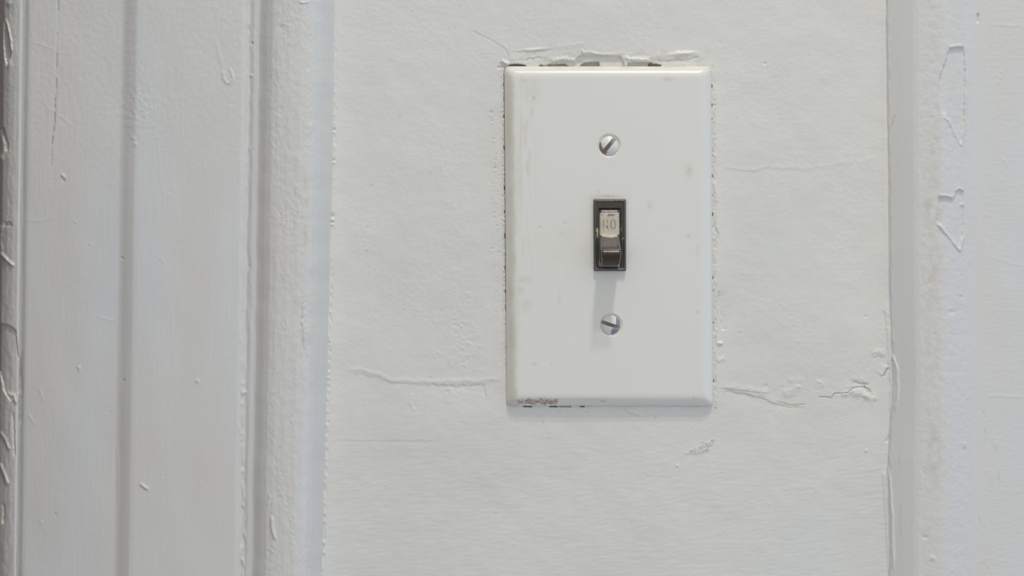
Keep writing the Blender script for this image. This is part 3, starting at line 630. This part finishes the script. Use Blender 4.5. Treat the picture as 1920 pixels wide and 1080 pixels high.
e = sst(.5, -.5, dd_); cr[s] = np.maximum(cr[s], e * .85 * sst(-.5, .1, fbm(X[s] / 3, Y[s] / 3, 114, 2))); f.H[s] += 0.1 * e
for (x, y, rx, ry) in ((505, 470, 1.0, 3), (527, 585, 1.6, 1.4), (515, 600, .8, .8), (500, 510, .8, 1.4)):
    (p,) = BZ([(x, y)]); cr[:] = np.maximum(cr, .6 * np.exp(-((X - p[0]) / rx) ** 2 - ((Y - p[1]) / ry) ** 2))
s, dd_ = f.sdf(BZ([(170, 122), (176, 104), (215, 108), (545, 100), (552, 122), (480, 118), (300, 120), (190, 126)]), 2, .6, 3)
cr[s] = np.maximum(cr[s], .25 * sst(.5, -.5, dd_) * sst(-.2, .5, fbm(X[s] / 3, Y[s] / 3, 115, 2)))
bezel = mesh_from_grid('switch_bezel', XP, YP, f.H, M_bezel, f.A, keep=keep, parent=root, href=BH, skirt=2.4)
bezel['label'] = 'dark brown plastic bezel'

# toggle lever: side profile (height mm, photo row) swept across its width with rounded sides
pr = np.array([(1.2, 388), (2.6, 389.6), (4.2, 391.6), (4.75, 394), (5.0, 397), (5.3, 403), (5.6, 412), (5.85, 424), (6.2, 436), (6.8, 443.5), (8.1, 449.6), (10.0, 455.0), (12.2, 460.2), (13.8, 463.8), (15.0, 466.6),
               (15.9, 469.8), (16.35, 473.2), (16.3, 476.8), (15.9, 480), (15.0, 485.5), (14.0, 491), (13.2, 495), (12.3, 498.4), (11.2, 500.0), (9.8, 499.8), (8.0, 497.8), (5.0, 494.5), (1.2, 491)])
# the rows are where the photo shows them: take the parallax of each height out
pr_m = np.stack([pr[:, 0], (540 - pr[:, 1]) * S * 1e3 * (1 - pr[:, 0] * 1e-3 / D)], -1)     # (h, z) mm
seg = np.concatenate([[0], np.cumsum(np.hypot(*(pr_m[1:] - pr_m[:-1]).T))])
n = 330; tt = np.linspace(0, seg[-1], n); Ph = np.interp(tt, seg, pr_m[:, 0]); Pz = np.interp(tt, seg, pr_m[:, 1])
for _ in range(4):
    kk = np.hanning(13); kk /= kk.sum()
    a = np.convolve(np.pad(Ph, 6, 'edge'), kk, 'valid'); b = np.convolve(np.pad(Pz, 6, 'edge'), kk, 'valid'); Ph[6:-6] = a[6:-6]; Pz[6:-6] = b[6:-6]
row = 540 - Pz / (S * 1e3 * (1 - Ph * 1e-3 / D))
th = np.gradient(Ph); tz = np.gradient(Pz); ln = np.hypot(th, tz); Nh = -tz / ln; Nz = th / ln     # outward normal
if Ph.max() and Nh[150] < 0: Nh, Nz = -Nh, -Nz
halfw = 3.36; rad = 0.80
thv = np.linspace(0, np.pi / 2, 9)[::-1]
us = list(-halfw + rad - rad * np.sin(thv)); ins_ = list(rad * (1 - np.cos(thv)))
flat = list(np.linspace(-halfw + rad, halfw - rad, 130))[1:-1]
U = np.array(us + flat + [-q for q in us[::-1]]); IN = np.array(ins_ + [0] * len(flat) + ins_[::-1])
taper = np.interp(row, (388, 440, 470, 488, 493, 496.5, 498.6, 499.7), (1.0, 1.0, 0.985, 0.965, 0.95, 0.915, 0.86, 0.78))
end_round = np.interp(tt / tt[-1], (0, 1), (1, 1))
GX = U[None, :] * taper[:, None]; Gh = Ph[:, None] - Nh[:, None] * IN[None, :]; Gz = Pz[:, None] - Nz[:, None] * IN[None, :]
cxm = (1142.8 - 960) * S * 1e3 * (1 - 5.2e-3 / D)        # centre of the lever, mm
# the mask is drawn where the photo shows it
PXg = 960 + (cxm + GX) / (S * 1e3 * (1 - Gh * 1e-3 / D)); PYg = np.repeat(row[:, None], len(U), 1)
class G: pass
lf = Field([0, 1], [0, 1]); lf.X, lf.Y = PXg, PYg; lf.H = np.zeros_like(PXg); lf.A = {}
lf.win = lambda *a: (slice(None), slice(None))
front = sst(386, 388, PYg) * (np.arange(n) < int(n * .78))[:, None]
cream = lf.attr('cream'); ink = lf.attr('ink'); wear_highlight = lf.attr('wear_highlight')
s, d = lf.sdf(BZ([(215, 262), (478, 258), (482, 470), (478, 538), (430, 543), (426, 570), (390, 576), (330, 570), (280, 560), (238, 545), (215, 540)]), 3, .55, 3)
pm = sst(.35, -.35, d) * front * (np.arange(n) < 150)[:, None]
def stroke(p, wd, rag=.15):
    s, dd, _, _ = lf.line(BZ(p), 5, rag, 1.5); return sst(wd / 2 + .25, wd / 2 - .25, dd)
tv = np.linspace(0, 2 * np.pi, 33)
def tri(p):
    s_, dd = lf.sdf(BZ(p), 3, .15, 1.5); return sst(.2, -.2, dd)
pms = sst(1.6, -1.6, d) * front * (np.arange(n) < 150)[:, None]
ltr = np.maximum.reduce([stroke([(280, 358), (277, 364), (279, 400), (283, 472)], 0.95), stroke([(288, 366), (300, 402), (314, 436)], .7) * .22, stroke([(327, 355), (328, 368)], 1.3), stroke([(326, 382), (328, 398)], 1.0), stroke([(330, 412), (331, 420)], .8) * .7,
                         tri([(310, 434), (322, 431), (324, 440), (335, 430), (338, 470), (326, 462)]),
                         stroke([(402 + 28 * np.sign(math.cos(t)) * abs(math.cos(t)) ** .8, 412 + 56 * np.sign(math.sin(t)) * abs(math.sin(t)) ** .75) for t in tv], 1.05)])
sq = np.maximum.reduce([stroke([(330, 312), (342, 288), (352, 306), (364, 286), (374, 306), (386, 286), (396, 306), (408, 288), (420, 292)], 1.1, .4), stroke([(335, 288), (415, 287)], .8, .4), stroke([(254, 294), (270, 286)], 1.2, .3), stroke([(335, 532), (350, 536), (366, 530)], .8, .3) * .5])
cream[:] = pm * (0.93 + .1 * fbm(PXg / 6, PYg / 6, 120, 2)); ink[:] = np.maximum(ltr * .9, sq) * pm
wear_highlight[:] = (0.62 * sst(440, 446, PYg) * sst(466, 458, PYg) + .55 * sst(400, 396, PYg)) * front * (np.arange(n) < 215)[:, None] * (.8 + .4 * fbm(PXg / 5, PYg / 12, 121, 2))  # top face coloured paler as if lit, together with wear
wear_highlight[:] *= 1
edge = np.minimum(np.abs(U + halfw), np.abs(U - halfw))[None, :]
wear_highlight[:] = np.maximum(wear_highlight, .5 * np.exp(-((edge - .30) / .22) ** 2) * sst(445, 455, PYg) * sst(-.3, .4, fbm(PXg / 4, PYg / 8, 122, 2)))  # edge highlights painted as a pale worn outline
dh = (-0.055 * np.exp(-((PYg - 469.3) / 0.95) ** 2) * sst(halfw - .3, halfw - 1.1, np.abs(U))[None, :] * (np.arange(n) < 240)[:, None] + 0.02 * pms - 0.10 * np.maximum(ltr, sq) * pm + 0.012 * pm * fbm(PXg / 2, PYg / 2, 123, 2))
Gh = Gh + Nh[:, None] * dh; Gz = Gz + Nz[:, None] * dh
co = np.stack([(cxm + GX) * 1e-3, -Gh * 1e-3, ZC + Gz * 1e-3], -1).reshape(-1, 3)
ny, nx = GX.shape; idx = np.arange(ny * nx).reshape(ny, nx)
faces = np.stack([idx[:-1, :-1], idx[1:, :-1], idx[1:, 1:], idx[:-1, 1:]], -1).reshape(-1, 4).tolist()
faces += [idx[:, 0].tolist(), idx[::-1, -1].tolist()]
me = bpy.data.meshes.new('toggle_lever'); me.from_pydata(co.tolist(), [], faces); me.update()
me.polygons.foreach_set('use_smooth', [True] * (len(faces) - 2) + [False] * 2)
for k, v in lf.A.items():
    a = me.attributes.new(k, 'FLOAT', 'POINT'); a.data.foreach_set('value', np.clip(v, 0, 1).astype(np.float32).ravel())
me.materials.append(M_lever)
lever = bpy.data.objects.new('toggle_lever', me); C.objects.link(lever); lever.parent = root; lever.matrix_parent_inverse = root.matrix_world.inverted()
lever['label'] = 'dark brown lever with cream paint over the letters NO'
